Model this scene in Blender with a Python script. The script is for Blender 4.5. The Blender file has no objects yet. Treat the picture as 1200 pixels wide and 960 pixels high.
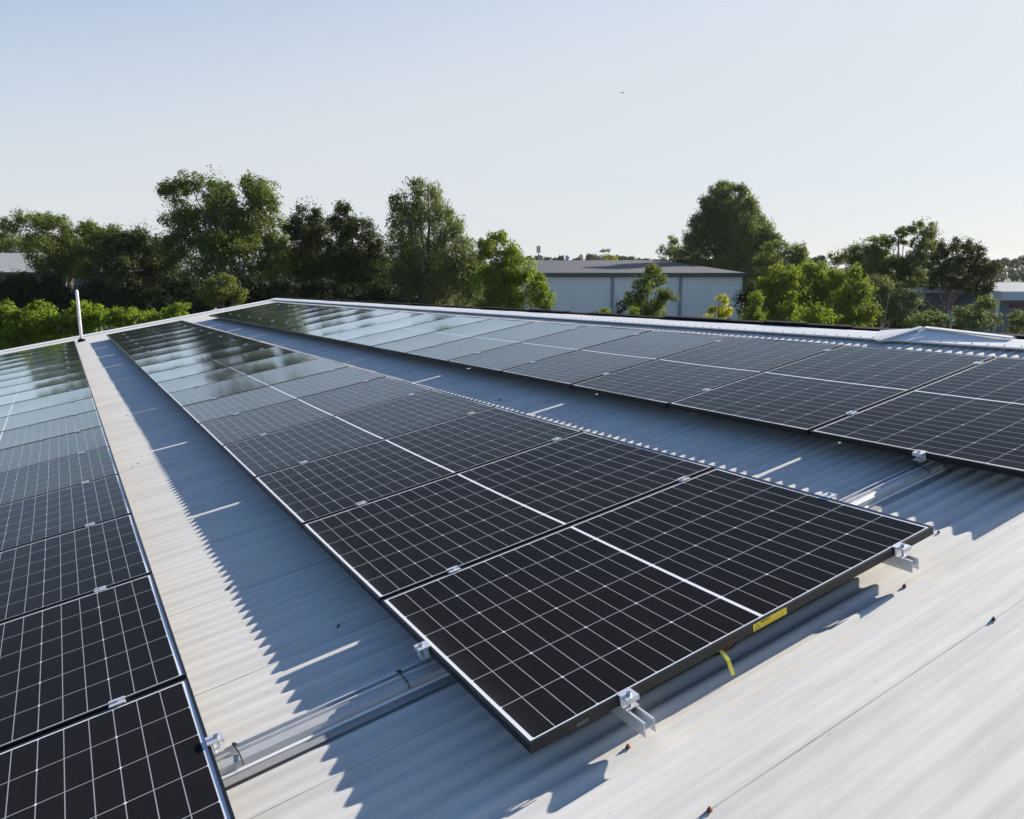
import bpy, bmesh, math, random
import numpy as np
from mathutils import Matrix, Vector

# ------------------------------------------------------------------ camera, sky, sun, exposure
scene = bpy.context.scene
COL = scene.collection
F_PX, HORIZON = 906.5, 314.0                     # focal length and horizon row for a 1200 x 960 frame
CAM = Vector((0.0, 0.0, 7.0))
ALPHA = math.atan((480.0 - HORIZON) / F_PX)      # downward pitch
ca, sa = math.cos(ALPHA), math.sin(ALPHA)
cam_data = bpy.data.cameras.new('camera')
cam_data.sensor_width = 36.0
cam_data.lens = 36.0 * F_PX / 1200.0
cam_data.clip_start, cam_data.clip_end = 0.05, 6000.0
cam = bpy.data.objects.new('camera', cam_data)
cam.location = CAM
cam.rotation_euler = (math.pi / 2 - ALPHA, 0, 0)
COL.objects.link(cam)
scene.camera = cam

# the roof frame (u up the slope, v along the ridge, n out of the sheet), z = 0 at the top of the panels
W = np.array([[1, 0, 0], [0, -sa, ca], [0, -ca, -sa]])           # x right, y down, z forward -> world
RC = np.array([[0.85050026, -0.50315681, -0.15324012],
               [-0.25333175, -0.13654079, -0.95769496],
               [0.46094722, 0.8533404, -0.24359357]])
TC = np.array([0.0448, 0.8741, 2.0182])
RW = W @ RC
OW = W @ TC + np.array(CAM)
M = Matrix(((*RW[0], OW[0]), (*RW[1], OW[1]), (*RW[2], OW[2]), (0, 0, 0, 1)))
def rp(u, v, z=0.0): return M @ Vector((u, v, z))
UPR = Vector(RW.T @ np.array([0, 0, 1.0]))                        # world up seen in the roof frame

s_dir = (M.to_3x3() @ Vector((3.24, 0.11, 1.0))).normalized()      # towards the sun
EL = math.asin(s_dir.z)
AZ = math.atan2(s_dir.x, s_dir.y)

world = bpy.data.worlds.new('World')
scene.world = world
world.use_nodes = True
wn = world.node_tree
sky = wn.nodes.new('ShaderNodeTexSky')
sky.sky_type = 'NISHITA'
sky.sun_disc = False
sky.sun_elevation = EL
sky.sun_rotation = AZ
sky.altitude = 0
sky.air_density = 1.0
sky.dust_density = 0.9
sky.ozone_density = 5.5
bg = wn.nodes['Background']
bg.inputs['Strength'].default_value = 0.078
# pale summer haze low in the sky, clear blue higher up
_tc = wn.nodes.new('ShaderNodeTexCoord'); _sx = wn.nodes.new('ShaderNodeSeparateXYZ'); wn.links.new(_tc.outputs['Generated'], _sx.inputs[0])
_mr = wn.nodes.new('ShaderNodeMapRange'); _mr.interpolation_type = 'SMOOTHSTEP'
_dt = wn.nodes.new('ShaderNodeVectorMath'); _dt.operation = 'DOT_PRODUCT'; wn.links.new(_tc.outputs['Generated'], _dt.inputs[0])
_dt.inputs[1].default_value = Vector((s_dir.x, s_dir.y, 0)).normalized()
_ml = wn.nodes.new('ShaderNodeMath'); _ml.operation = 'MULTIPLY_ADD'; _ml.inputs[1].default_value = -.25
wn.links.new(_dt.outputs['Value'], _ml.inputs[0]); wn.links.new(_sx.outputs[2], _ml.inputs[2])
wn.links.new(_ml.outputs[0], _mr.inputs[0])
for _i, _v in zip((1, 2, 3, 4), (0.02, 0.52, 0.90, 0.0)): _mr.inputs[_i].default_value = _v
_mx = wn.nodes.new('ShaderNodeMix'); _mx.data_type = 'RGBA'
wn.links.new(_mr.outputs[0], _mx.inputs[0]); wn.links.new(sky.outputs[0], _mx.inputs[6])
_mx.inputs[7].default_value = (4.08, 4.20, 4.30, 1)
wn.links.new(_mx.outputs[2], bg.inputs['Color'])

sun_data = bpy.data.lights.new('sun', 'SUN')
sun_data.energy = 5.0
sun_data.angle = math.radians(0.53)
sun_data.color = (1.0, 0.93, 0.83)
sun = bpy.data.objects.new('sun', sun_data)
sun.rotation_euler = s_dir.to_track_quat('Z', 'Y').to_euler()
sun.location = (60, 40, 60)
COL.objects.link(sun)

scene.view_settings.view_transform = 'Standard'
scene.view_settings.look = 'None'
scene.view_settings.gamma = 1
scene.view_settings.use_curve_mapping = False
scene.view_settings.exposure = 1.22
scene.cycles.max_bounces = 6
scene.cycles.transparent_max_bounces = 4

HAZE = 0.00011
rng = np.random.default_rng(7)
random.seed(7)

# ------------------------------------------------------------------ helpers
def at(px, py, D):
    """the point seen at photo pixel (px, py), at ground distance D in front of the camera"""
    d = Vector(W @ np.array([(px - 600) / F_PX, (py - 480) / F_PX, 1.0]))
    return CAM + d * (D / d.y)

class MB:
    """collects vertices and faces of one mesh object"""
    def __init__(self): self.v, self.f = [], []
    def add(self, vs, fs):
        k = len(self.v); self.v += [tuple(a) for a in vs]; self.f += [tuple(i + k for i in f) for f in fs]; return self
    def box(self, x0, x1, y0, y1, z0, z1):
        return self.add([(x0,y0,z0),(x1,y0,z0),(x1,y1,z0),(x0,y1,z0),(x0,y0,z1),(x1,y0,z1),(x1,y1,z1),(x0,y1,z1)],
                        [(0,3,2,1),(4,5,6,7),(0,1,5,4),(1,2,6,5),(2,3,7,6),(3,0,4,7)])
    def tube(self, pts, rad, n=8, cap=True):
        pts = [Vector(p) for p in pts]
        if not hasattr(rad, '__len__'): rad = [rad] * len(pts)
        vs, fs = [], []
        for i, p in enumerate(pts):
            t = (pts[min(i + 1, len(pts) - 1)] - pts[max(i - 1, 0)]).normalized()
            a = t.cross(Vector((0, 0, 1)) if abs(t.z) < .9 else Vector((1, 0, 0))).normalized(); b = t.cross(a)
            for j in range(n):
                q = 2 * math.pi * j / n
                vs.append(p + rad[i] * (math.cos(q) * a + math.sin(q) * b))
        for i in range(len(pts) - 1):
            for j in range(n):
                fs.append((i*n+j, i*n+(j+1) % n, (i+1)*n+(j+1) % n, (i+1)*n+j))
        if cap:
            fs.append(tuple(range(n))[::-1]); fs.append(tuple((len(pts)-1)*n + j for j in range(n)))
        return self.add(vs, fs)
    def profile(self, prof, axis_pts, close=True):
        """extrude a closed 2D profile [(a, b)] between two frames given as functions (a,b)->xyz"""
        n = len(prof); vs = []
        for fr in axis_pts: vs += [fr(a, b) for a, b in prof]
        fs = [(j, (j+1) % n, n+(j+1) % n, n+j) for j in range(n)]
        fs += [tuple(range(n))[::-1], tuple(range(n, 2*n))]
        return self.add(vs, fs)
    def mesh(self, name, mat, smooth=False, bevel=0):
        me = bpy.data.meshes.new(name)
        me.from_pydata(self.v, [], self.f)
        bm = bmesh.new(); bm.from_mesh(me)
        bmesh.ops.recalc_face_normals(bm, faces=bm.faces)
        if bevel: bmesh.ops.bevel(bm, geom=list(bm.edges), offset=bevel, segments=2, affect='EDGES', profile=.6)
        bm.to_mesh(me); bm.free()
        if smooth: me.polygons.foreach_set('use_smooth', [True] * len(me.polygons))
        if mat: me.materials.append(mat)
        return me
    def build(self, name, mat, parent=None, smooth=False, bevel=0):
        return link(name, self.mesh(name, mat, smooth, bevel), parent)

def link(name, me, parent=None):
    o = bpy.data.objects.new(name, me); COL.objects.link(o)
    if parent is not None: o.parent = parent
    return o
def tag(o, label=None, cat=None, group=None, kind=None):
    if label: o['label'] = label
    if cat: o['category'] = cat
    if group: o['group'] = group
    if kind: o['kind'] = kind
    return o
def empty(name, mat4):
    o = bpy.data.objects.new(name, None); COL.objects.link(o)
    o.empty_display_size = .2
    o.matrix_world = mat4
    return o
def kids(o): return list(o.children)
def copy_thing(o, children):
    c = o.copy(); COL.objects.link(c)
    for ch, subs in children:
        d = ch.copy(); COL.objects.link(d); d.parent = c
        for g in subs:
            e = g.copy(); COL.objects.link(e); e.parent = d
    return c
ORD = ['first','second','third','fourth','fifth','sixth','seventh','eighth','ninth','tenth','eleventh','twelfth',
       'thirteenth','fourteenth','fifteenth','sixteenth','seventeenth','eighteenth','nineteenth','twentieth']

# ------------------------------------------------------------------ materials
def mat(name, col, rough=.5, metal=0.0, spec=.5, ior=1.5):
    m = bpy.data.materials.new(name); m.use_nodes = True
    b = m.node_tree.nodes['Principled BSDF']
    b.inputs['Base Color'].default_value = (*col, 1)
    b.inputs['Roughness'].default_value = rough
    b.inputs['Metallic'].default_value = metal
    b.inputs['Specular IOR Level'].default_value = spec
    b.inputs['IOR'].default_value = ior
    return m
class NT:
    def __init__(self, m): self.t = m.node_tree; self.b = self.t.nodes['Principled BSDF']
    def n(self, k, **kw):
        x = self.t.nodes.new(k)
        for a, v in kw.items(): setattr(x, a, v)
        return x
    def l(self, a, b): self.t.links.new(a, b)
    def math(self, op, a, b=None, c=None):
        x = self.n('ShaderNodeMath', operation=op)
        for i, v in enumerate((a, b, c)):
            if v is None: continue
            if isinstance(v, (int, float)): x.inputs[i].default_value = v
            else: self.l(v, x.inputs[i])
        return x.outputs[0]
    def ramp(self, fac, stops):
        r = self.n('ShaderNodeValToRGB'); e = r.color_ramp.elements
        while len(e) < len(stops): e.new(.5)
        for k, (p, c) in zip(e, stops): k.position = p; k.color = (*c, 1) if len(c) == 3 else c
        self.l(fac, r.inputs[0]); return r.outputs[0]
    def noise(self, vec, scale, detail=4, rough=.55, sc=None):
        if sc:
            mp = self.n('ShaderNodeMapping'); mp.inputs['Scale'].default_value = sc; self.l(vec, mp.inputs[0]); vec = mp.outputs[0]
        x = self.n('ShaderNodeTexNoise'); x.inputs['Scale'].default_value = scale
        x.inputs['Detail'].default_value = detail; x.inputs['Roughness'].default_value = rough
        self.l(vec, x.inputs['Vector']); return x.outputs['Fac']
    def mix(self, fac, a, b, mode='MIX'):
        x = self.n('ShaderNodeMix', data_type='RGBA', blend_type=mode)
        for s, v in ((x.inputs[0], fac), (x.inputs[6], a), (x.inputs[7], b)):
            if isinstance(v, (int, float)): s.default_value = v
            elif isinstance(v, tuple): s.default_value = (*v, 1)
            else: self.l(v, s)
        return x.outputs[2]
    def obj(self): return self.n('ShaderNodeTexCoord').outputs['Object']

def noisy(name, c0, c1, scale, rough=.6, metal=0, sc=None, detail=5, spec=.4):
    m = mat(name, c0, rough, metal, spec); t = NT(m)
    f = t.noise(t.obj(), scale, detail, .6, sc)
    t.l(t.ramp(f, [(.3, c0), (.7, c1)]), t.b.inputs['Base Color'])
    return m

L, S, PITCH = 1.762, 1.084, 1.102
# laminate: third-cut cells 6 x 24, white grid, centre bar, fine wires
def laminate_material():
    m = mat('solar_cells', (.01, .011, .014), .07, 0, .5, 1.19); t = NT(m)
    sep = t.n('ShaderNodeSeparateXYZ'); t.l(t.obj(), sep.inputs[0])
    x, y = sep.outputs[0], sep.outputs[1]
    mx, my, bar = .0215, .0150, .0060
    half = (L/2 - mx - bar) / 12; row = (S - 2*my) / 6
    xa = t.math('ABSOLUTE', t.math('SUBTRACT', x, L/2))                # distance from the centre bar
    cx = t.math('DIVIDE', t.math('SUBTRACT', xa, bar), half)           # cell index along the half
    cy = t.math('DIVIDE', t.math('SUBTRACT', y, my), row)
    def dist(c, size):                                                 # metres to the nearest whole line
        f = t.math('FRACT', t.math('ADD', c, .5)); return t.math('MULTIPLY', t.math('ABSOLUTE', t.math('SUBTRACT', f, .5)), size)
    dx, dy = dist(cx, half), dist(cy, row)
    lx = t.math('LESS_THAN', dx, .0014); ly = t.math('LESS_THAN', dy, .0016)
    d3 = dist(t.math('DIVIDE', cx, 3.0), half*3)
    dia = t.math('LESS_THAN', t.math('ADD', d3, dy), .0055)            # cut corners of the full cells
    edge = t.math('MAXIMUM', t.math('LESS_THAN', cx, 0.0), t.math('GREATER_THAN', cx, 12.0))
    edge = t.math('MAXIMUM', edge, t.math('MAXIMUM', t.math('LESS_THAN', cy, 0.0), t.math('GREATER_THAN', cy, 6.0)))
    thin = t.math('MULTIPLY', t.math('MAXIMUM', lx, ly), .42)
    white = t.math('MAXIMUM', t.math('MAXIMUM', thin, dia), edge)
    wire = t.math('MULTIPLY', t.math('LESS_THAN', dist(t.math('MULTIPLY', cy, 10.0), row/10), .0009), .022)
    info = t.n('ShaderNodeObjectInfo')
    cell = t.mix(info.outputs['Random'], (.0085, .0088, .010), (.0105, .011, .013))
    col = t.mix(wire, cell, (.4, .41, .42))
    col = t.mix(white, col, (.62, .63, .66))
    dust = t.noise(t.obj(), 6.0, 6, .65)
    spots = t.noise(t.obj(), 120.0, 2, .5)
    blot = t.math('MULTIPLY', t.math('GREATER_THAN', t.noise(t.obj(), 14.0, 5, .7), .66), t.math('GREATER_THAN', t.noise(t.obj(), 2.2, 2, .5), .52))
    dm = t.math('ADD', t.math('ADD', t.math('MULTIPLY', dust, .010), t.math('MULTIPLY', blot, .016)), t.math('MULTIPLY', t.math('GREATER_THAN', spots, .765), .10))
    low = t.math('MULTIPLY', t.math('POWER', 2.718, t.math('MULTIPLY', x, -38.0)), t.math('ADD', t.math('MULTIPLY', dust, .16), -.02))
    dm = t.math('ADD', dm, t.math('MAXIMUM', low, 0.0))
    col = t.mix(dm, col, (.5, .47, .42))
    t.l(col, t.b.inputs['Base Color'])
    t.b.inputs['Roughness'].default_value = .6; t.b.inputs['Specular IOR Level'].default_value = 0
    # anti-reflective glass: little mirror seen from above, a strong cool mirror at a grazing angle
    fr = t.n('ShaderNodeFresnel'); fr.inputs['IOR'].default_value = 1.3
    fac = t.math('MINIMUM', t.math('MULTIPLY', t.math('POWER', fr.outputs[0], 2.4), 4.7), .85)
    gl = t.n('ShaderNodeBsdfAnisotropic'); gl.inputs['Color'].default_value = (.76, .89, 1.0, 1)
    t.l(t.math('ADD', t.math('MULTIPLY', dust, .07), .045), gl.inputs['Roughness'])
    ms = t.n('ShaderNodeMixShader'); t.l(fac, ms.inputs[0]); t.l(t.b.outputs[0], ms.inputs[1]); t.l(gl.outputs[0], ms.inputs[2])
    t.l(ms.outputs[0], t.t.nodes['Material Output'].inputs['Surface'])
    return m
M_CELL = laminate_material()
M_FRAME = mat('black_anodised', (.006, .006, .0065), .42, 0, .4)
M_ALU = noisy('aluminium', (.62, .63, .64), (.72, .72, .73), 30, .42, .55)
M_ALU2 = noisy('dull_aluminium', (.42, .43, .425), (.50, .50, .495), 12, .5, .3, (1, 6, 1))
M_GALV = noisy('grey_strip', (.27, .27, .27), (.32, .32, .315), 9, .6, .2, (1, 8, 1))
M_STEEL = mat('bolt_steel', (.35, .36, .38), .35, .9)
M_BLACK = mat('black_plastic', (.012, .012, .013), .5)
M_RED = mat('red_cable', (.25, .02, .015), .5)
M_YEL = noisy('yellow_sticker', (.80, .62, .03), (.72, .55, .03), 60, .45)
M_YELS = mat('yellow_strap', (.72, .66, .06), .5)
M_INK = mat('black_ink', (.05, .04, .01), .6)
M_INK2 = mat('orange_ink', (.55, .30, .02), .6)
M_PRINT = mat('pale_print', (.25, .26, .27), .6)

def roof_material():
    m = mat('painted_sheet', (.6, .58, .54), .85, 0, .08); t = NT(m)
    o = t.obj()
    n1 = t.noise(o, 1.1, 6, .6, (.35, 1.6, 1)); n2 = t.noise(o, 9, 5, .65, (.12, 1.3, 1)); n3 = t.noise(o, 34, 5, .68, (.45, 1, 1))
    base = t.ramp(n1, [(.3, (.558, .542, .505)), (.7, (.602, .586, .548))])
    streak = t.ramp(n2, [(.36, (.87, .865, .86)), (.55, (1, 1, 1))])
    col = t.mix(.8, base, streak, 'MULTIPLY')
    spk = t.ramp(n3, [(.27, (.58, .56, .53)), (.33, (1, 1, 1))])
    n4 = t.ramp(t.noise(o, 2.3, 7, .7, (.5, 1.2, 1)), [(.40, (.95, .95, .948)), (.56, (1, 1, 1))])
    col = t.mix(1.0, col, n4, 'MULTIPLY')
    col = t.mix(.75, col, spk, 'MULTIPLY')
    # dirt held along the sheet laps
    sep = t.n('ShaderNodeSeparateXYZ'); t.l(o, sep.inputs[0])
    f = t.math('FRACT', t.math('DIVIDE', t.math('SUBTRACT', sep.outputs[1], LAP0), .762))
    near = t.math('LESS_THAN', t.math('MULTIPLY', f, .762), .0055)
    patch = t.ramp(t.noise(o, 3.2, 3, .6, (1, .2, 1)), [(.35, (.15, .15, .15)), (.6, (1, 1, 1))])
    lapf = t.math('MULTIPLY', near, .6)
    col = t.mix(lapf, col, t.mix(patch, (.10, .095, .09), (.30, .29, .27)))
    t.l(col, t.b.inputs['Base Color'])
    bmp = t.n('ShaderNodeBump'); bmp.inputs['Strength'].default_value = .12; bmp.inputs['Distance'].default_value = .01
    t.l(t.noise(o, 5, 4, .5, (.3, 2, 1)), bmp.inputs['Height']); t.l(bmp.outputs[0], t.b.inputs['Normal'])
    return m
LAP0 = 2.69 - .762 * 14
M_ROOF = roof_material()
M_FLASH = noisy('white_flashing', (.62, .61, .585), (.68, .67, .645), 3, .45, 0, (1, .4, 1))
M_WALL = noisy('wall_sheet', (.45, .44, .41), (.52, .5, .47), 2, .6)
M_DARK = noisy('dark_rubber', (.005, .005, .005), (.014, .013, .012), 14, .9, spec=.1)
M_WHITE = noisy('white_pvc', (.70, .70, .68), (.78, .78, .76), 5, .4)
M_RUST = mat('rusty_screw', (.20, .07, .03), .6, .3)
M_SCREW = mat('dark_screw', (.06, .06, .07), .5, .4)

# ------------------------------------------------------------------ ground
def ground_material():
    m = mat('grass_ground', (.06, .08, .03), .9, 0, .1); t = NT(m)
    o = t.obj(); f = t.noise(o, .06, 8, .65); g = t.noise(o, 1.2, 4, .6)
    c = t.ramp(f, [(.35, (.035, .05, .018)), (.5, (.06, .075, .028)), (.68, (.13, .115, .07))])
    c = t.mix(.4, c, t.ramp(g, [(.3, (.6, .6, .6)), (.7, (1, 1, 1))]), 'MULTIPLY')
    t.l(c, t.b.inputs['Base Color']); return m
gnd = MB().add([(-2500, -300, 0), (2500, -300, 0), (2500, 4500, 0), (-2500, 4500, 0)], [(0, 1, 2, 3)]).build('ground', ground_material())
tag(gnd, kind='structure')
tag(MB().add([tuple(at(560, 400, 44).xy) + (.004,), tuple(at(1300, 400, 44).xy) + (.004,), tuple(at(1300, 400, 58).xy) + (.004,), tuple(at(560, 400, 58).xy) + (.004,)],
             [(0, 1, 2, 3)]).build('concrete_yard', noisy('concrete', (.34, .33, .31), (.42, .41, .38), 1.5, .9)), kind='structure')  # yard concrete made pale to bounce light onto the warehouse wall

# ------------------------------------------------------------------ the factory whose roof carries the panels
V0, V1, U0, U1 = -6.0, 23.3, -7.0, 4.93
ZC = -.130                                        # mean surface of the corrugated sheet
base_pt = rp(-1, 8, 0); base_pt.z = 0
fac = empty('factory_building', Matrix.Translation(base_pt))
tag(fac, 'low factory building with an off-white corrugated roof carrying the rows of solar panels', 'building')
FINV = fac.matrix_world.inverted()
def on_fac(o, parent=None):
    o.parent = parent or fac
    if parent is None: o.matrix_local = FINV @ M
    return o
def corrugated(umin, umax, v0, v1, zf):
    per, amp, k = .0762, .0064, 12
    n = int((v1 - v0) / per * k)
    v = np.linspace(v0, v1, n)
    lap = ((v - LAP0) / .762)
    fr = lap - np.floor(lap)
    z = amp * np.cos(2*np.pi*(v - LAP0)/per) + .0022 * (1 - fr) + .0007*np.sin(lap.astype(int)*7.3)
    us = np.linspace(umin, umax, 2)
    return v, z, us
def sheet_mesh(name, matl, frame_fn, v, z, us):
    nu = len(us); V = []
    for u in us: V += [frame_fn(u, a, b) for a, b in zip(v, z)]
    n = len(v)
    F = [(i*n+j, (i+1)*n+j, (i+1)*n+j+1, i*n+j+1) for i in range(nu-1) for j in range(n-1)]
    me = bpy.data.meshes.new(name); me.from_pydata(V, [], F)
    me.polygons.foreach_set('use_smooth', [True]*len(F)); me.materials.append(matl); return me
v_, z_, us_ = corrugated(U0, U1, V0, V1, 0)
on_fac(link('roof_sheet', sheet_mesh('roof_sheet', M_ROOF, lambda u, v, z: (u, v, ZC + z), v_, z_, us_)))
# the slope on the far side of the ridge
tilt = 2 * math.asin(Vector(RW[:, 0]).z)
ct, st = math.cos(tilt), math.sin(tilt)
on_fac(link('far_roof_sheet', sheet_mesh('far_roof_sheet', M_ROOF, lambda u, v, z: (U1 + u*ct + z*st, v, ZC - u*st + z*ct), v_, z_, np.array([.01, 11.5]))))
# walls
def wall(pts):
    mb = MB(); n = len(pts); low = []
    for p in pts:
        w = M @ Vector(p); h = w.z; low.append(tuple(Vector(p) - UPR * h))
    return mb.add([*pts, *low], [(i, i+1, n+i+1, n+i) for i in range(n-1)])
apex = (U1, V1 - .12, ZC - .03); eL = (U0 + .3, V1 - .12, ZC - .03); eR = (U1 + 11.2*ct, V1 - .12, ZC - 11.2*st - .03)
on_fac(wall([eL, apex, eR]).build('gable_wall', M_WALL))
on_fac(wall([(U0+.3, V0+.2, ZC-.03), (U0+.3, V1-.12, ZC-.03)]).build('side_wall', M_WALL))
on_fac(wall([(U0+.3, V0+.2, ZC-.03), (U1, V0+.2, ZC-.03), (U1+11.2*ct, V0+.2, ZC-11.2*st-.03)]).build('rear_wall', M_WALL))
# barge capping along the far gable: top flange and fascia
b = MB().box(U0-.05, U1+.05, V1-.62, V1+.06, ZC+.022, ZC+.026).box(U0-.05, U1+.05, V1+.056, V1+.06, ZC-.20, ZC+.0215)
b.box(U0-.05, U1+.05, V1-.62, V1-.616, ZC+.004, ZC+.0215)
on_fac(b.build('barge_flashing', M_FLASH))
# ridge capping: folded sheet, near flange lying over the ribs
UR = 4.80
rc = MB()
prof = [(UR, -.106), (UR+.006, -.095), (U1+.05, -.086), (U1+.09, -.088), (U1+.13, -.098), (U1+.13, -.102), (U1+.09, -.092), (U1+.05, -.090), (UR+.007, -.099), (UR+.003, -.107)]
rc.profile(prof, [lambda a, b: (a, V0, b), lambda a, b: (a, V1+.05, b)])
on_fac(rc.build('ridge_capping', M_FLASH))
dk = MB()
NSEG = 60
for i in range(NSEG):
    va = V0 + (V1-V0)*i/NSEG; vb = V0 + (V1-V0)*(i+1)/NSEG
    dz = .006*math.sin(i*2.1) + .005*math.sin(i*.7)
    dk.box(U1+.132, U1+.19, va, vb - .002, -.14, -.070 + dz)
on_fac(dk.build('ridge_gutter', M_DARK))
# screws along the ridge capping
sc = MB()
for k in range(240):
    v = V0 + .3 + k*.1143
    if v < V1 - .5: sc.tube([(UR+.035, v, -.094), (UR+.035, v, -.086)], .0038, 6)
so = sc.build('capping_screws', M_SCREW); tag(so, kind='stuff'); on_fac(so)
# raised peaked flashing lapped over the ridge capping, beside the right-hand row
pk = MB()
A, Bp, Cp = (5.04, 2.12, -.044), (4.74, 2.30, -.098), (5.05, 2.50, -.084)
D1, E1 = (5.05, 1.42, -.084), (4.86, 1.72, -.090)
Lw = lambda p: (p[0], p[1], p[2]-.006)
top = [A, Cp, (4.82, 2.42, -.094), Bp, (4.78, 2.20, -.094), E1, D1]
n = len(top)
vs = top + [Lw(p) for p in top]
pk.add(vs, [(0, 1, 2), (0, 2, 3), (0, 3, 4), (0, 4, 5), (0, 5, 6)] + [tuple(n+i for i in f[::-1]) for f in [(0,1,2),(0,2,3),(0,3,4),(0,4,5),(0,5,6)]]
       + [(i, (i+1) % n, n+(i+1) % n, n+i) for i in range(n)])
rm = MB()
def strip(p, q, w, h):
    p, q = Vector(p), Vector(q); d = (q-p).normalized(); sd = d.cross(Vector((0, 0, 1))).normalized() * w
    up = Vector((0, 0, h)); vs = []
    for e in (p, q): vs += [e - sd, e + sd, e + sd + up, e - sd + up]
    rm.add(vs, [(0,1,2,3)[::-1], (4,5,6,7), (0,1,5,4), (1,2,6,5), (2,3,7,6), (3,0,4,7)])
strip((A[0]-.012, A[1], A[2]+.002), (Bp[0], Bp[1], Bp[2]+.002), .028, .012)
strip((A[0]-.014, A[1]-.03, A[2]+.001), (D1[0]-.05, D1[1], D1[2]+.004), .022, .012)
strip((4.80, 2.08, -.100), (4.93, 1.98, -.078), .006, .014)
on_fac(rm.build('flashing_rim', M_FLASH))
on_fac(pk.build('peaked_flashing', M_FLASH))
on_fac(MB().tube([(5.045, 2.10, -.040), (5.045, 2.04, -.044)], .008, 6).build('red_seal', mat('red_sealant', (.5, .06, .06), .5)))
# white vent pipe through the gable edge
P0 = rp(-.545, 20.95, ZC+.02)
pole = empty('vent_pipe', Matrix.Translation(P0))
tag(pole, 'slim white vent pipe standing upright at the far edge of the roof', 'pipe')
hp = 1.24
MB().tube([(0,0,-.25),(0,0,hp-.07),(0,0,hp-.03)], [.036,.036,.035], 16).build('pipe', M_WHITE, pole, True)
MB().tube([(0,0,hp-.03),(0,0,hp+.012),(0,0,hp+.05)], [.039,.036,.010], 16).build('cap', M_WHITE, pole, True)
MB().tube([(0,0,-.05),(0,0,.03),(0,0,.06)], [.10,.085,.058], 16).build('base_boot', M_DARK, pole, True)

# ------------------------------------------------------------------ solar panels
def frame_mesh():
    h, lip, th = .030, .0095, .0022
    mb = MB()
    mb.box(0, L, 0, lip, -th, 0).box(0, L, S-lip, S, -th, 0)
    mb.box(0, lip, lip, S-lip, -th, 0).box(L-lip, L, lip, S-lip, -th, 0)
    mb.box(.0006, L-.0006, .0006, .0026, -h, -th).box(.0006, L-.0006, S-.0026, S-.0006, -h, -th)
    mb.box(.0006, .0026, .0026, S-.0026, -h, -th).box(L-.0026, L-.0006, .0026, S-.0026, -h, -th)
    mb.box(.0026, L-.0026, .0026, .028, -h, -h+.0018).box(.0026, L-.0026, S-.028, S-.0026, -h, -h+.0018)
    return mb.mesh('frame', M_FRAME)
def glass_mesh(sag):
    nx, ny = 12, 12; V, Fc = [], []
    x0, x1, y0, y1 = .0092, L-.0092, .0092, S-.0092
    for j in range(ny+1):
        for i in range(nx+1):
            a, c = i/nx, j/ny
            z = -.0016 - sag * (1-(2*c-1)**2) * (.55 + .45*(1-(2*a-1)**4))
            V.append((x0+(x1-x0)*a, y0+(y1-y0)*c, z))
    for j in range(ny):
        for i in range(nx):
            k = j*(nx+1)+i; Fc.append((k, k+1, k+nx+2, k+nx+1))
    n = len(V)
    V += [(x, y, -.0072) for x, y in ((x0,y0),(x1,y0),(x1,y1),(x0,y1))]; Fc.append((n+3, n+2, n+1, n))
    me = bpy.data.meshes.new('laminate'); me.from_pydata(V, [], Fc)
    me.polygons.foreach_set('use_smooth', [True]*len(Fc)); me.materials.append(M_CELL); return me
ME_FRAME = frame_mesh()
ME_GLASS = [glass_mesh(s) for s in (.0024, .0031, .0038)]
ROWS = [('middle', 0.0, 18), ('right-hand', 2.429, 18), ('left-hand', -.703-L, 18)]
GAPV = (PITCH - S)
panels = {}
proto = None
for rname, u0, nrow in ROWS:
    for k in range(nrow):
        tx, ty = rng.normal(0, .0016), rng.normal(0, .0007)
        dz = rng.normal(0, .0008) - .03
        if proto is None:
            root = empty('solar_panel', Matrix.Identity(4))
            fr = link('frame', ME_FRAME, root); gl = link('laminate', ME_GLASS[0], root)
            for c in (fr, gl): c.location = (-L/2, -S/2, .03)
            proto = (root, [(fr, []), (gl, [])])
        else:
            root = copy_thing(*proto)
            for c in kids(root):
                if c.name.startswith('laminate'): c.data = ME_GLASS[int(rng.integers(0, 3))]
        v = k*PITCH + GAPV/2 - .009
        root.matrix_world = M @ Matrix.Translation((u0+L/2, v+S/2, dz)) @ Matrix.Rotation(tx, 4, 'X') @ Matrix.Rotation(ty, 4, 'Y')
        if k == 0:
            lab = {'middle': 'nearest black panel of the middle row, with a yellow warning sticker on its front frame',
                   'right-hand': 'nearest black panel of the right-hand row, running off the right edge',
                   'left-hand': 'nearest black panel of the left-hand row, at the bottom left corner'}[rname]
        elif k == nrow-1: lab = f'last black panel at the far gable end of the {rname} row'
        else: lab = f'black gridded solar panel, {ORD[k]} from the near end of the {rname} row'
        tag(root, lab, 'solar panel', f'solar panels of the {rname} row')
        panels[rname, k] = root
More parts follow.
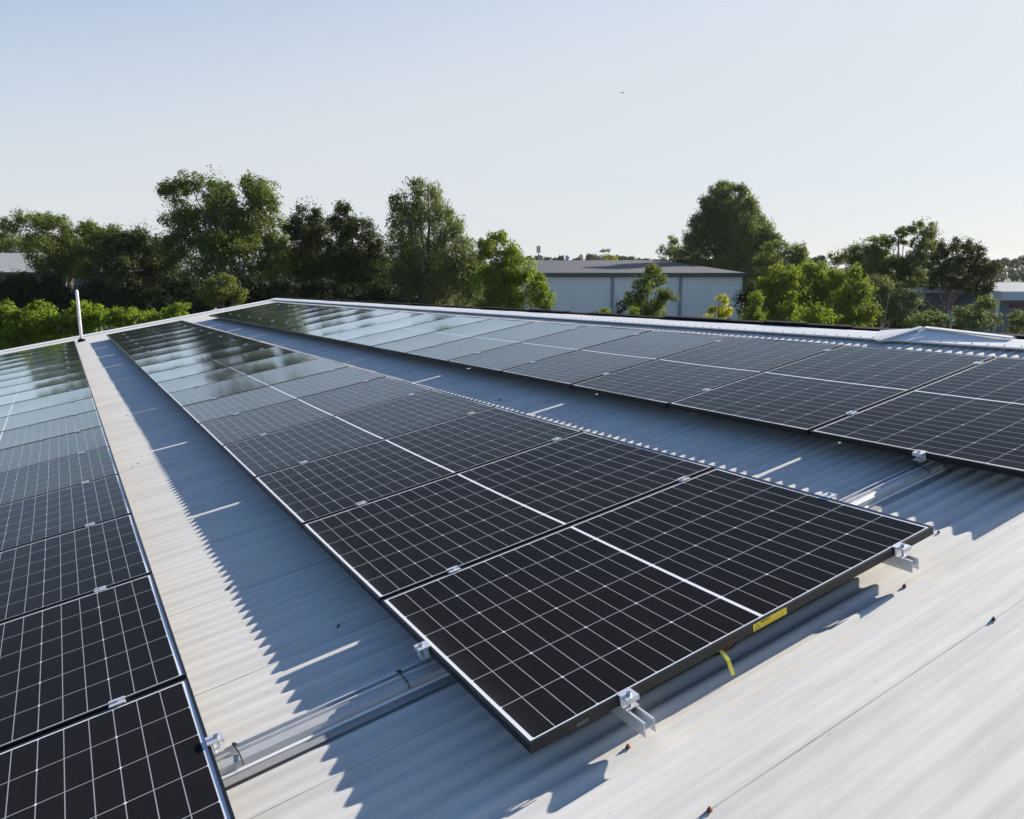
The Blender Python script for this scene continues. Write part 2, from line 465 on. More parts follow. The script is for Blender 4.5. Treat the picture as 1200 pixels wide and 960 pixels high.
# sticker and printed mark on the front frame of the nearest middle panel
front = panels['middle', 0]
loc = Vector((-L/2, -S/2, .03))
def on_front(mb, name, m): o = mb.build(name, m, front); o.location = loc; return o
st_ = on_front(MB().box(.826, .976, -.0004, .0004, -.0275, -.0035), 'warning_sticker', M_YEL)
def text_mesh(s, size, m, name):
    cu = bpy.data.curves.new(name, 'FONT'); cu.body = s; cu.size = size; cu.extrude = .0002
    tmp = bpy.data.objects.new('tmp', cu); COL.objects.link(tmp)
    me = bpy.data.meshes.new_from_object(tmp.evaluated_get(bpy.context.evaluated_depsgraph_get()))
    bpy.data.objects.remove(tmp); bpy.data.curves.remove(cu)
    me.name = name; me.materials.clear(); me.materials.append(m); return me
tx = link('warning_text', text_mesh('WARNING', .0095, M_INK, 'warning_text'), st_)
tx.matrix_local = Matrix.Translation((.858, -.0008, -.0125)) @ Matrix.Rotation(math.pi/2, 4, 'X')
tri = MB()
for (x0, z0), (x1, z1) in (((.831, -.024), (.843, -.008)), ((.843, -.008), (.855, -.024)), ((.855, -.024), (.831, -.024))):
    d = Vector((x1-x0, 0, z1-z0)).normalized(); nn = Vector((-d.z, 0, d.x)) * .0009
    tri.add([(x0-nn.x, -.0007, z0-nn.z), (x1-nn.x, -.0007, z1-nn.z), (x1+nn.x, -.0007, z1+nn.z), (x0+nn.x, -.0007, z0+nn.z)], [(0, 1, 2, 3)])
tri.box(.8423, .8437, -.0008, -.0005, -.0185, -.0135).box(.8423, .8437, -.0008, -.0005, -.0215, -.0202)
tri.build('warning_triangle', M_INK, st_)
sm = MB()
for (z, xa, xb) in ((-.0115, .918, .970), (-.0185, .858, .970), (-.0235, .858, .962)):
    x = xa
    while x < xb:
        w = random.uniform(.002, .006); sm.box(x, min(x+w, xb), -.0007, -.0005, z-.0022, z); x += w+.0013
sm.build('small_print', M_INK2, st_)
pm = MB()
for z in (-.016, -.022):
    x = .150
    while x < .186:
        w = random.uniform(.002, .005); pm.box(x, x+w, .0001, .0004, z-.0025, z); x += w+.001
on_front(pm, 'printed_mark', M_PRINT)

# ------------------------------------------------------------------ clamps
def mid_clamp_proto():
    r = empty('panel_clamp', Matrix.Identity(4))
    p = MB().profile([(-.020, .001), (-.020, .0045), (-.007, .0045), (-.007, -.004), (.007, -.004), (.007, .0045), (.020, .0045), (.020, .001), (.0105, .001), (.0105, -.028), (-.0105, -.028), (-.0105, .001)],
                     [lambda a, b: (-.024, a*1.0, b), lambda a, b: (.024, a*1.0, b)]).build('plate', M_ALU, r)
    bb = MB().tube([(0, 0, -.004), (0, 0, .006)], .0062, 6).build('bolt', M_STEEL, r)
    return r, [(p, []), (bb, [])]
mc = None
CL_U = {'middle': (.318, 1.556), 'right-hand': (.345, 1.556), 'left-hand': (.30, L-.219)}
for rname, u0, nrow in ROWS:
    for k in range(1, nrow):
        for side, du in zip(('left', 'right'), CL_U[rname]):
            if mc is None: mc = mid_clamp_proto(); r = mc[0]
            else: r = copy_thing(*mc)
            r.matrix_world = M @ Matrix.Translation((u0+du+rng.normal(0, .004), k*PITCH-.009, .0015)) @ Matrix.Rotation(rng.normal(0, .03), 4, 'Z')
            tag(r, f'{side} silver clamp between {ORD[k-1]} and {ORD[k]} panels of the {rname} row', 'clamp', f'silver clamps along the {rname} row')
def end_clamp(u, v, rot, label):
    """Z clamp gripping the outside of a frame; local -y points away from the panel"""
    r = empty('end_clamp', M @ Matrix.Translation((u, v, 0)) @ Matrix.Rotation(rot, 4, 'Z'))
    MB().profile([(.010, .001), (.010, .005), (-.036, .005), (-.036, -.010), (-.032, -.010), (-.032, .001), (-.006, .001), (-.006, -.030), (-.030, -.030), (-.030, -.0335), (-.002, -.0335), (-.002, .001)],
                 [lambda a, b: (-.022, a, b), lambda a, b: (.022, a, b)]).build('bracket', M_ALU, r)
    MB().tube([(0, -.019, -.045), (0, -.019, .012)], .0045, 8).tube([(0, -.019, .005), (0, -.019, .0125)], .0075, 6).build('bolt', M_STEEL, r)
    return tag(r, label, 'clamp', 'end clamps on the panel frames')
end_clamp(.318, -.001, 0, 'silver end clamp on the left rail stub at the front of the middle row')
end_clamp(1.548, -.001, 0, 'silver end clamp on the right rail stub at the front of the middle row')
end_clamp(-.001, .655, -math.pi/2, 'silver end clamp on the left side of the nearest middle panel')
end_clamp(L+.001, .462, math.pi/2, 'silver end clamp behind the right side of the nearest middle panel')
end_clamp(2.428, .470, -math.pi/2, 'silver end clamp on the near edge of the right-hand row above the tray')
end_clamp(-.702, .645, math.pi/2, 'silver end clamp on the right side of the nearest left-hand panel')

# ------------------------------------------------------------------ rails under the rows
ME_FOOT = MB().profile([(.021, -.082), (.062, -.082), (.062, -.077), (.026, -.077), (.026, -.012), (.021, -.012)], [lambda a, b: (a, -.02, b), lambda a, b: (a, .02, b)]).mesh('foot', M_ALU2)
def rail(u, v0, v1, label):
    r = empty('mounting_rail', M @ Matrix.Translation((u, v0, -.035)))
    w, t_ = .019, .0025
    prof = [(-w, 0), (-w, -.045), (w, -.045), (w, 0), (.009, 0), (.009, -.003), (w-t_, -.003), (w-t_, -.020), (-w+t_, -.020), (-w+t_, -.003), (-.009, -.003), (-.009, 0)]
    prof = [(-w, 0), (-w, -.045), (-w+t_, -.045), (-w+t_, -.022), (w-t_, -.022), (w-t_, -.045), (w, -.045), (w, 0), (w-.007, 0), (w-.007, -.003), (w-t_, -.003), (w-t_, -.019), (-w+t_, -.019), (-w+t_, -.003), (-w+.007, -.003), (-w+.007, 0)]
    MB().profile(prof, [lambda a, b: (a, 0, b), lambda a, b: (a, v1-v0, b)]).build('rail', M_ALU, r)
    n = 0; v = v0 + .55
    while v < v1 - .1:
        f_ = link('foot', ME_FOOT, r); f_.location = (0, v-v0, 0); v += 1.372
    return tag(r, label, 'rail', 'aluminium mounting rails under the panels')
for rname, u0, nrow in ROWS:
    for side, du, ex in zip(('left', 'right'), CL_U[rname], (-.098, -.060)):
        vv = ex if rname == 'middle' else -.045
        rail(u0+du, vv, nrow*PITCH+.03, f'{side} aluminium rail under the {rname} row' + (', its open end jutting out in front' if rname == 'middle' else ''))

# ------------------------------------------------------------------ cable trays between the rows (run up the slope)
def tray(ua, ub, vc, label, ties):
    r = empty('cable_tray', M @ Matrix.Translation((ua, vc, ZC+.008)))
    ln = ub-ua
    X = lambda prof: MB().profile(prof, [lambda a, b: (0, a, b), lambda a, b: (ln, a, b)])
    # open rail with two lips, then the lidded duct in front of it, its bright lip and a flat strip on the sheet
    X([(.034, .0), (.034, .044), (.028, .044), (.028, .041), (.0315, .041), (.0315, .014), (.0025, .014), (.0025, .041), (.006, .041), (.006, .044), (.0, .044), (.0, .0)]).build('rail', M_ALU, r)
    X([(-.0006, .001), (-.0006, .034), (-.012, .036), (-.034, .028), (-.038, .014), (-.038, .001)]).build('duct_lid', M_ALU2, r)
    X([(-.0385, .001), (-.0385, .007), (-.044, .0075), (-.048, .004), (-.048, .001)]).build('bright_lip', M_WHITE, r)
    X([(-.0485, -.0015), (-.0485, .0), (-.085, .0), (-.085, -.0015)]).build('base_strip', M_GALV, r)
    for q in ties:
        pts = [(q, .036, .006), (q, .034, .047), (q, .004, .048), (q+.004, -.008, .040), (q+.006, -.034, .033), (q+.006, -.042, .014)]
        MB().tube(pts, .0021, 6).tube([(q-.002, .032, .047), (q+.004, .014, .053)], .005, 6).build('cable_tie', M_BLACK, r)
    return tag(r, label, 'cable tray', 'metal cable trays between the rows')
tray(-.80, .10, .672, 'grey metal cable tray crossing the gap between the left-hand and middle rows', (.16, .70))
tray(1.68, 2.56, .486, 'white metal cable tray crossing the gap between the middle and right-hand rows', (.14, .76))
# cables and strap under the front panel
cb = MB().tube([(.60, .06, -.05), (.68, .02, -.055), (.74, .012, -.052), (.79, .016, -.040), (.84, .05, -.034)], .0032, 8).build('black_cable', M_BLACK)
cb.matrix_world = M; tag(cb, 'black solar cable sagging below the front frame beside the yellow sticker', 'cable')
cb = MB().tube([(.66, .05, -.045), (.72, .016, -.049), (.77, .018, -.041), (.81, .05, -.034)], .003, 8).build('red_cable', M_RED)
cb.matrix_world = M; tag(cb, 'thin red solar cable sagging beside the black one under the front frame', 'cable')
def ribbon(pts, w, th):
    mb = MB(); vs = []; n = len(pts)
    for p in pts:
        for dx, dy in ((-w, 0), (w, 0), (w, th), (-w, th)): vs.append((p[0]+dx, p[1]+dy, p[2]))
    fs = [(i*4+j, i*4+(j+1) % 4, i*4+4+(j+1) % 4, i*4+4+j) for i in range(n-1) for j in range(4)]
    fs += [(3, 2, 1, 0), (n*4-4, n*4-3, n*4-2, n*4-1)]
    return mb.add(vs, fs)
sb = ribbon([(.690, .012, -.034), (.694, -.002, -.045), (.702, -.010, -.065), (.706, -.012, -.090), (.710, -.018, -.118)], .007, .0018).build('yellow_strap', M_YELS)
sb.matrix_world = M; tag(sb, 'short yellow strap hanging from under the front frame onto the roof', 'strap')

# ------------------------------------------------------------------ screws and debris on the sheet
def screw(u, v, m, label, s=.68):
    k = round((v-LAP0)/.0762); v = LAP0 + k*.0762; z = ZC + .009
    mb = MB().tube([(0,0,0),(0,0,.003*s)], .011*s, 12).tube([(0,0,.003*s),(0,0,.011*s)], .007*s, 6)
    mb.tube([(0,0,.011*s),(.002,0,.017*s)], .003*s, 6)
    o = mb.build('roof_screw', m); o.matrix_world = M @ Matrix.Translation((u, v, z)); tag(o, label, 'screw', 'loose screws on the bare roof')
screw(.269, -.075, M_RUST, 'rusty screw head standing on the pale roof in front of the left rail stub')
screw(.275, -.36, M_RUST, 'rusty screw head at the bottom edge of the photo on bare roof')
screw(1.501, -.07, M_SCREW, 'dark screw head on the pale roof just in front of the right rail stub')
screw(1.492, -.368, M_SCREW, 'dark screw head alone on the bare roof at the right')
screw(1.95, .088, M_SCREW, 'small dark screw on the roof by the right corner of the nearest panel', .55)
for i, (u, v, where) in enumerate([(-.45, 7.6, 'on the sunlit strip beside the shadow edge'), (-.55, 5.1, 'on the sunlit strip nearer the camera'), (-.42, 2.0, 'lying near the zigzag shadow edge'),
                                   (-.14, 1.25, 'in the blue shade beside the middle row'), (2.12, 3.9, 'in the shaded strip before the right-hand row'), (2.0, 2.3, 'in the shade behind the middle row')]):
    a = rng.uniform(0, 6.28); w, l = .007, .022
    o = MB().add([(-l, 0, 0), (0, -w, .003), (l, 0, .001), (0, w, .004), (0, 0, .007)], [(0, 1, 4), (1, 2, 4), (2, 3, 4), (3, 0, 4), (0, 3, 2, 1)]).build('fallen_leaf', M_SCREW)
    o.matrix_world = M @ Matrix.Translation((u, v, ZC+.009)) @ Matrix.Rotation(a, 4, 'Z')
    tag(o, 'small dark fallen leaf ' + where, 'leaf', 'leaves fallen on the roof')

# ------------------------------------------------------------------ vegetation
def leaf_material(name, c0, c1, trans=.35):
    m = bpy.data.materials.new(name); m.use_nodes = True; t = m.node_tree; t.nodes.clear()
    out = t.nodes.new('ShaderNodeOutputMaterial'); geo = t.nodes.new('ShaderNodeNewGeometry')
    r = t.nodes.new('ShaderNodeValToRGB'); r.color_ramp.elements[0].color = (*c0, 1); r.color_ramp.elements[1].color = (*c1, 1)
    t.links.new(geo.outputs['Random Per Island'], r.inputs[0])
    d = t.nodes.new('ShaderNodeBsdfPrincipled'); d.inputs['Roughness'].default_value = .7; d.inputs['Specular IOR Level'].default_value = .12
    tr = t.nodes.new('ShaderNodeBsdfTranslucent'); mx = t.nodes.new('ShaderNodeMixShader'); mx.inputs[0].default_value = trans
    hs = t.nodes.new('ShaderNodeHueSaturation'); hs.inputs['Value'].default_value = 1.5; hs.inputs['Saturation'].default_value = 1.1
    t.links.new(r.outputs[0], d.inputs['Base Color']); t.links.new(r.outputs[0], hs.inputs['Color']); t.links.new(hs.outputs[0], tr.inputs['Color'])
    t.links.new(d.outputs[0], mx.inputs[1]); t.links.new(tr.outputs[0], mx.inputs[2]); t.links.new(mx.outputs[0], out.inputs['Surface'])
    return m
LEAF = {
    'dark':   leaf_material('dark_leaves', (.022, .032, .010), (.070, .088, .025), .28),
    'shade_toned':   leaf_material('shade_toned_leaves', (.012, .018, .007), (.036, .046, .015), .2),  # leaf colour darkened to stand in for the shade under the trees
    'mid':    leaf_material('olive_leaves', (.060, .084, .019), (.155, .185, .043), .40),
    'grey':   leaf_material('grey_green_leaves', (.075, .098, .032), (.165, .195, .065), .36),
    'bright': leaf_material('bright_leaves', (.090, .128, .018), (.190, .235, .035), .46),
    'lime':   leaf_material('lime_leaves', (.095, .14, .018), (.19, .25, .035), .45),
    'yellow': leaf_material('yellow_leaves', (.20, .21, .025), (.36, .35, .05), .5),
    'far':    leaf_material('far_leaves', (.045, .058, .032), (.085, .10, .052), .2),
}
BARK = noisy('bark', (.10, .085, .07), (.20, .175, .15), 4, .9, 0, (3, 3, .6))
PALEBARK = noisy('pale_bark', (.32, .29, .24), (.48, .45, .39), 3, .85, 0, (3, 3, .6))

def leaf_cloud(clumps, size, wild, droop=0.0, squash=1.0):
    """leaf quads spread through clumps [(centre, radius, count)]"""
    P, N = [], []
    for c, r, n in clumps:
        d = rng.normal(size=(n, 3)); d /= np.linalg.norm(d, axis=1)[:, None]
        rad = r * (rng.uniform(.12, 1.12, n) ** .55)[:, None]
        p = d * rad * np.array([1, 1, squash]) * (1 + wild * rng.uniform(-.38, .42, 3))
        if droop: p[:, 2] -= rng.exponential(droop, n) * (rng.random(n) < .6)
        P.append(c + p); nn = d + np.array([0, 0, .35]) + rng.normal(0, .55, (n, 3)); N.append(nn)
    P = np.concatenate(P); N = np.concatenate(N); N /= np.linalg.norm(N, axis=1)[:, None]
    n = len(P)
    a = np.cross(N, rng.normal(size=(n, 3))); a /= np.linalg.norm(a, axis=1)[:, None] + 1e-9
    if droop:
        a = a * .5 + np.array([0, 0, -1.0]) * .8; a -= N * (a*N).sum(1)[:, None]; a /= np.linalg.norm(a, axis=1)[:, None] + 1e-9
    b = np.cross(N, a)
    s = size * rng.uniform(.65, 1.35, n)[:, None]
    bend = N * s * .18
    V = np.stack([P - a*s, P - b*s*.48 + bend, P + a*s, P + b*s*.48 + bend], 1).reshape(-1, 3)
    return V, n
def leaf_mesh(name, V, n, m):
    me = bpy.data.meshes.new(name)
    me.vertices.add(4*n); me.vertices.foreach_set('co', V.ravel())
    me.loops.add(4*n); me.loops.foreach_set('vertex_index', np.arange(4*n))
    me.polygons.add(n); me.polygons.foreach_set('loop_start', np.arange(n)*4); me.polygons.foreach_set('loop_total', np.full(n, 4))
    me.materials.append(m); me.update(); me.validate(); return me

def tree(name, label, cat, D, base_px, lobes, leaf='mid', group=None, size_px=3.0, dens=1.0, droop=0.0, bark=BARK, clump=.42, trunk_w=.18, squash=.9, depth=.9, limbs=True, wild=1.0):
    """lobes: (px, py, rx, ry) in photo pixels at distance D; each becomes a 3D group of leaf clumps"""
    g = at(base_px, HORIZON, D); base = Vector((g.x, g.y, 0))
    root = empty(name, Matrix.Translation(base)); tag(root, label, cat, group)
    k = D / F_PX
    clumps = []; tips = []
    widest = max(l[2] for l in lobes) * k
    for (px, py, rx, ry) in lobes:
        rx, ry = rx*1.12, ry*1.10
        c0 = at(px, py, D)
        c = np.array([c0.x - base.x, rng.uniform(-.55, .55) * widest * depth, c0.z])
        RX, RZ = rx*k, ry*k; RY = RX * depth
        tips.append(Vector(c))
        n = max(8, int(17 * (max(rx, ry)/26) ** .9) + 6)
        rc = clump * min(RX, RZ)
        for i in range(n):
            d = rng.normal(size=3); d /= np.linalg.norm(d)
            q = rng.uniform(.2, 1) ** .45 * (1.2 if rng.random() < .14*wild else 1.0)
            cc = c + d * q * np.array([max(RX - rc*.8, .1), max(RY - rc*.8, .1), max(RZ - rc*.8, .1)])
            r = rc * rng.uniform(.6, 1.2)
            if cc[2] < .3: cc[2] = .3
            cnt = int(dens * 1.35 * (r/k)**2 * 3.14 / (.96 * (.48*size_px)**2))
            clumps.append((cc, r, max(cnt, 8)))
        # thin scatter of leaves and twigs between the clumps
        m_ = int(dens * .45 * (RX/k) * (RZ/k) * 3.14 / (.96 * (.48*size_px)**2))
        clumps.append((c, (RX*RZ)**.5 * .92, max(m_, 8)))
    V, n = leaf_cloud(clumps, size_px * k * .48, wild, droop*k, squash)
    link('crown', leaf_mesh('crown', V, n, LEAF[leaf]), root)
    tb = MB()
    topz = max(t.z for t in tips); botz = min(t.z for t in tips)
    fork = Vector((0, 0, max(.5, botz*.55)))
    cx = sum(t.x for t in tips) / len(tips)
    tw = trunk_w * max(topz, 2) / 10 + .04
    mid = Vector((cx*.4, 0, fork.z + (topz-fork.z)*.45))
    tb.tube([(0,0,-.1), (0,0,.35), fork*.6, fork, mid, Vector((cx*.7, 0, topz))], [tw*1.5, tw*1.05, tw*.9, tw*.8, tw*.5, tw*.1], 9)
    if limbs:
        for t in tips:
            s = fork.lerp(mid, rng.uniform(0, .9)); m_ = s.lerp(t, .5) + Vector((rng.normal(0, .15), rng.normal(0, .15), .25))
            tb.tube([s, m_, t], [tw*.34, tw*.2, tw*.05], 6)
            for _ in range(3):
                e = t + Vector(rng.normal(0, 1, 3)) * widest * .16
                tb.tube([m_.lerp(t, rng.uniform(.2, .9)), e], [tw*.09, tw*.02], 5)
    tb.build('trunk', bark, root, True)
    return root

G = 'trees behind the factory roof'
tree('eucalyptus_tree', 'open-crowned gum tree behind the shed roof at the far left', 'tree', 72, 30, [(-6,272,18,14),(18,262,15,12),(30,256,14,9),(48,258,16,11),(22,285,26,16),(45,290,24,16),(10,300,20,18),(5,318,24,20)], 'mid', G, 2.6, .85, bark=PALEBARK)
tree('eucalyptus_tree', 'olive gum tree with a pale forked trunk right of the shed roof', 'tree', 53, 72, [(72,322,22,16),(60,262,17,11),(75,262,14,10),(62,282,28,18),(88,280,24,18),(75,305,34,20),(98,300,22,20)], 'mid', G, 2.6, 1.0, bark=PALEBARK)
tree('leafy_tree', 'rounded olive tree between the gum trees and the dark left thicket', 'tree', 51, 110, [(100,266,14,9),(118,272,20,13),(108,292,26,20),(130,298,22,20),(115,322,34,20)], 'mid', G, 2.6, 1.0)
tree('leafy_tree', 'dark low tree left of the tall spreading tree', 'tree', 50, 150, [(140,285,26,20),(168,283,24,17),(150,312,36,24),(185,305,24,26),(160,340,44,22)], 'dark', G, 3.0, 1.15)
tree('spreading_tree', 'tall spreading tree with open lit crown, highest on the left', 'tree', 48, 258, [(205,225,20,17),(222,212,18,13),(250,222,26,16),(292,218,22,17),(308,238,20,22),(212,255,26,20),(252,252,30,20),(296,262,32,24),(235,283,36,22),(282,290,36,22),(318,285,17,24),(268,240,22,18),(270,278,26,20),(250,315,42,20),(305,318,26,20),(202,292,18,20),(330,305,16,26)], 'mid', G, 3.1, .92, trunk_w=.22)
tree('leafy_tree', 'dark tree with a light round top beside the tall spreading tree', 'tree', 52, 358, [(362,250,20,13),(345,268,16,18),(372,272,24,20),(350,300,22,28),(368,325,32,26),(335,322,20,26)], 'dark', G, 3.0, 1.2)
tree('leafy_tree', 'dark tree with a pointed top left of the weeping tree', 'tree', 50, 408, [(404,246,10,12),(400,265,22,16),(425,272,20,14),(405,292,34,22),(436,285,14,20),(420,322,36,28),(392,318,30,26),(446,305,14,26),(440,330,22,22)], 'dark', G, 3.0, 1.2)
tree('weeping_tree', 'tall grey-green weeping tree with hanging foliage left of the grey warehouse', 'tree', 46, 500, [(488,219,13,14),(505,222,14,12),(475,238,20,15),(505,246,28,17),(480,262,24,18),(522,265,24,20),(468,285,18,22),(505,290,34,24),(540,295,22,22),(480,315,30,26),(520,322,38,28),(552,328,17,26),(470,345,26,20),(515,352,38,16),(560,312,12,20)], 'grey', G, 2.9, 1.1, droop=9, clump=.38)
tree('leafy_tree', 'bright green bushy tree overlapping the left end of the grey warehouse', 'tree', 42, 598, [(585,279,16,10),(572,292,16,16),(598,297,20,16),(605,318,24,18),(580,325,24,22),(628,335,16,16),(605,350,32,20),(638,352,13,14),(572,355,18,18)], 'bright', G, 3.1, 1.15)
tree('small_tree', 'small round bush tree below the tall spreading tree', 'tree', 36, 258, [(262,330,20,12),(248,345,20,14),(272,345,16,14)], 'mid', G, 3.2, 1.1)
# dense undergrowth beneath the left trees: individual shrubs, shade put into their leaf colour
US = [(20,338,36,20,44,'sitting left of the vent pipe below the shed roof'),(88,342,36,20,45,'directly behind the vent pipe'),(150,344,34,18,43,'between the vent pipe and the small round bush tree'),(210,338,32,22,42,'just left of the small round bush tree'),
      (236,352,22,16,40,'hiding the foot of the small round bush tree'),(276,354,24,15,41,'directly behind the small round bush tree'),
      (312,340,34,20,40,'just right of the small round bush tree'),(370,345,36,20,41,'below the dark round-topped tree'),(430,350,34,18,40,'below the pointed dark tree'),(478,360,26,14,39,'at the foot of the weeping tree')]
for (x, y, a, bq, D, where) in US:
    tree('shrub', 'dark shrub ' + where, 'shrub', D, x, [(x-a*.45, y, a*.6, bq), (x+a*.45, y+2, a*.6, bq), (x, y+bq*.9, a, bq)], 'shade_toned', 'dark shrubs below the left trees', 3.4, 1.3, limbs=False)
HG = 'bright hedge bushes beyond the gable'
for (lob, where) in [([(8,368,20,16),(18,385,26,18),(-5,380,22,20),(10,402,24,12)], 'at the left edge of the photo'),
                     ([(45,364,16,12),(58,378,24,18),(40,392,22,14),(62,398,24,10)], 'left of the white vent pipe'),
                     ([(100,362,17,12),(82,376,18,16),(112,374,22,14),(96,392,28,12)], 'right behind the white vent pipe'),
                     ([(140,372,18,10),(155,368,18,11),(172,372,18,10),(156,384,30,10)], 'just right of the vent pipe'),
                     ([(198,364,10,7),(214,360,13,7),(206,372,20,10)], 'at the right-hand end of the hedge')]:
    tree('hedge_bush', 'lime green hedge bush ' + where, 'bush', 27, lob[0][0], lob, 'lime', HG, 4.0, 1.25, clump=.45, limbs=False)
# in front of the warehouse
tree('small_tree', 'small dark green tree standing in front of the grey warehouse wall', 'tree', 44, 760, [(765,316,11,9),(770,330,14,11),(752,335,14,12),(742,350,14,11),(776,347,15,12),(760,360,24,14),(755,374,26,12)], 'mid', G, 2.9, 1.2)
tree('shrub', 'tiny bright shrub left of the small tree before the warehouse', 'shrub', 40, 710, [(708,366,10,6),(714,372,9,6)], 'bright', 'shrubs before the warehouse wall', 2.8, 1.1, limbs=False)
tree('shrub', 'slim dark shrub touching the left side of the small tree', 'shrub', 43, 729, [(729,358,7,8),(727,370,9,8)], 'dark', 'shrubs before the warehouse wall', 2.6, 1.1, limbs=False)
tree('shrub', 'low bright shrub at the foot of the small tree', 'shrub', 39, 741, [(741,366,9,7),(738,374,9,6)], 'bright', 'shrubs before the warehouse wall', 2.8, 1.1, limbs=False)
tree('shrub', 'yellow-green shrub before the right end of the warehouse wall', 'shrub', 38, 842, [(848,350,9,7),(838,362,12,8),(851,364,11,9),(840,374,20,7)], 'yellow', 'shrubs before the warehouse wall', 3.0, .9, limbs=False)
# right-hand trees
tree('conical_tree', 'very tall dense cone-shaped tree behind the right end of the warehouse', 'tree', 82, 848, [(851,218,10,9),(842,226,14,11),(861,228,14,12),(832,240,16,14),(852,243,20,16),(876,244,17,17),(884,256,14,14),(822,258,17,16),(846,260,24,18),(870,262,20,18),(891,268,14,17),(899,288,12,16),(813,278,16,18),(838,282,26,20),(866,284,26,20),(893,286,13,18),(806,300,16,18),(832,304,28,18),(864,306,28,20),(897,308,15,18),(882,276,20,18),(888,302,20,20),(862,274,26,20),(848,250,22,20),(812,320,22,16),(850,326,44,20),(885,328,26,18)], 'mid', G, 2.4, 1.25, clump=.40, squash=1.0, depth=.75, wild=.15)
tree('leafy_tree', 'pale open tree at the left foot of the tall cone-shaped tree', 'tree', 86, 787, [(788,281,9,8),(780,294,12,9),(795,298,11,10),(778,308,14,8)], 'grey', G, 2.4, .8)
tree('leafy_tree', 'dark olive tree just right of the tall cone-shaped tree', 'tree', 62, 920, [(912,288,16,9),(928,294,18,10),(905,306,20,14),(935,308,18,14),(915,330,34,18)], 'mid', G, 2.7, 1.1)
RB = 'bright bushes right of the warehouse'
for (lob, D, leaf, where) in [([(915,322,20,14),(900,335,16,16),(922,342,24,18),(905,362,26,18),(915,378,30,12)], 44, 'bright', 'directly below the dark olive tree'),
                              ([(950,318,22,14),(938,335,20,18),(962,335,22,20),(950,360,28,20),(950,378,32,12)], 45, 'bright', 'in the middle of the green mass'),
                              ([(1005,322,10,12),(985,328,14,16),(1000,345,20,20),(985,362,24,20),(1012,365,15,14),(995,380,30,12)], 42, 'bright', 'at the right-hand end of the green mass'),
                              ([(928,345,7,9),(924,360,11,12),(932,372,14,9)], 38, 'lime', 'with a yellowish upright tip'),
                              ([(950,364,16,10),(966,372,18,10),(944,376,14,8)], 36, 'lime', 'lowest of the green mass above the ridge'),
                              ([(888,350,12,10),(884,368,14,14),(886,380,16,10)], 40, 'bright', 'touching the warehouse corner')]:
    tree('bush', 'green bush ' + where, 'bush', D, lob[0][0], lob, leaf, RB, 3.2, 1.15, limbs=False)
tree('spreading_tree', 'tall umbrella-shaped gum tree left of the dark broad-crowned tree', 'tree', 54, 1060, [(985,300,12,8),(1003,296,18,11),(1025,288,18,11),(1015,308,22,13),(1045,282,16,9),(1062,272,14,8),(1082,266,16,8),(1095,273,12,8),(1075,283,20,8),(1040,305,24,14),(1062,310,18,12),(1035,328,24,16),(1010,325,22,14),(1065,325,22,16),(1085,296,18,14)], 'mid', G, 2.7, 1.25, bark=PALEBARK, squash=.85)
tree('spreading_tree', 'dark broad-crowned tree left of the blue-grey building', 'tree', 50, 1112, [(1098,296,17,10),(1118,288,20,10),(1142,296,20,11),(1095,314,20,12),(1122,312,24,13),(1152,314,16,14),(1135,332,22,11),(1158,336,12,15),(1105,330,20,12)], 'dark', G, 2.8, 1.35, squash=.85)
tree('leafy_tree', 'grey-green tree with pale slanting stems below the umbrella-shaped tree', 'tree', 46, 1035, [(1030,335,16,14),(1048,345,20,18),(1028,365,22,18),(1058,372,22,14),(1072,352,14,12)], 'grey', G, 2.9, .85, bark=PALEBARK)
tree('shrub', 'grey-green shrub at the foot of the dark broad-crowned tree', 'shrub', 42, 1095, [(1090,372,20,10),(1105,376,18,9),(1078,378,16,8)], 'grey', 'shrubs before the blue-grey building', 3.0, 1.0, limbs=False)
tree('shrub', 'tall leafy shrub before the left corner of the blue-grey building', 'shrub', 43, 1145, [(1150,355,14,10),(1140,368,20,12),(1155,376,16,12),(1132,380,16,8)], 'grey', 'shrubs before the blue-grey building', 3.0, 1.15, limbs=False)
tree('shrub', 'leafy shrub under the dark red sign at the right edge', 'shrub', 42, 1195, [(1190,372,12,8),(1200,378,14,9),(1196,386,16,7)], 'grey', 'shrubs before the blue-grey building', 3.0, 1.15, limbs=False)

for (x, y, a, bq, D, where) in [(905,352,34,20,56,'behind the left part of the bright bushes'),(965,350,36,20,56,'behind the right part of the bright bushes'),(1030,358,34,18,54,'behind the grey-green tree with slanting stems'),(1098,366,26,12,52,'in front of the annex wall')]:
    tree('shrub', 'dark shrub ' + where, 'shrub', D, x, [(x-a*.5, y, a*.6, bq), (x+a*.5, y+2, a*.6, bq), (x, y+bq*.9, a, bq)], 'shade_toned', 'dark shrubs behind the bright bushes', 3.2, 1.2, limbs=False)  # these leaves carry the same painted shade

# far tree line: one mass to the horizon
cl = []
for i in range(900):
    x = rng.uniform(-250, 1450); D = rng.uniform(200, 420)
    p = at(x, 314, D); h = 7 + (D * (rng.uniform(8.0, 13.5) + 2.2*math.sin(x*.021) + 1.4*math.sin(x*.063+1)) / F_PX)
    r = D/F_PX * rng.uniform(3.0, 6.0)
    cl.append((np.array([p.x, p.y, h - r]), r, 26)); cl.append((np.array([p.x+rng.normal(0, 3), p.y, (h-r)*.55]), r*1.6, 30))
V, n = leaf_cloud(cl, .85, 0, 0, .85)
fo = link('far_treeline', leaf_mesh('far_treeline', V, n, LEAF['far'])); tag(fo, 'distant band of hazy grey-green trees along the horizon', 'treeline', None, 'stuff')
tree('spreading_tree', 'lone flat-topped tree rising above the warehouse roof in the distance', 'tree', 180, 711, [(707,294,5,2.4),(713,293,4,2.2)], 'far', G, 1.6, 1.2, limbs=True, trunk_w=.12)
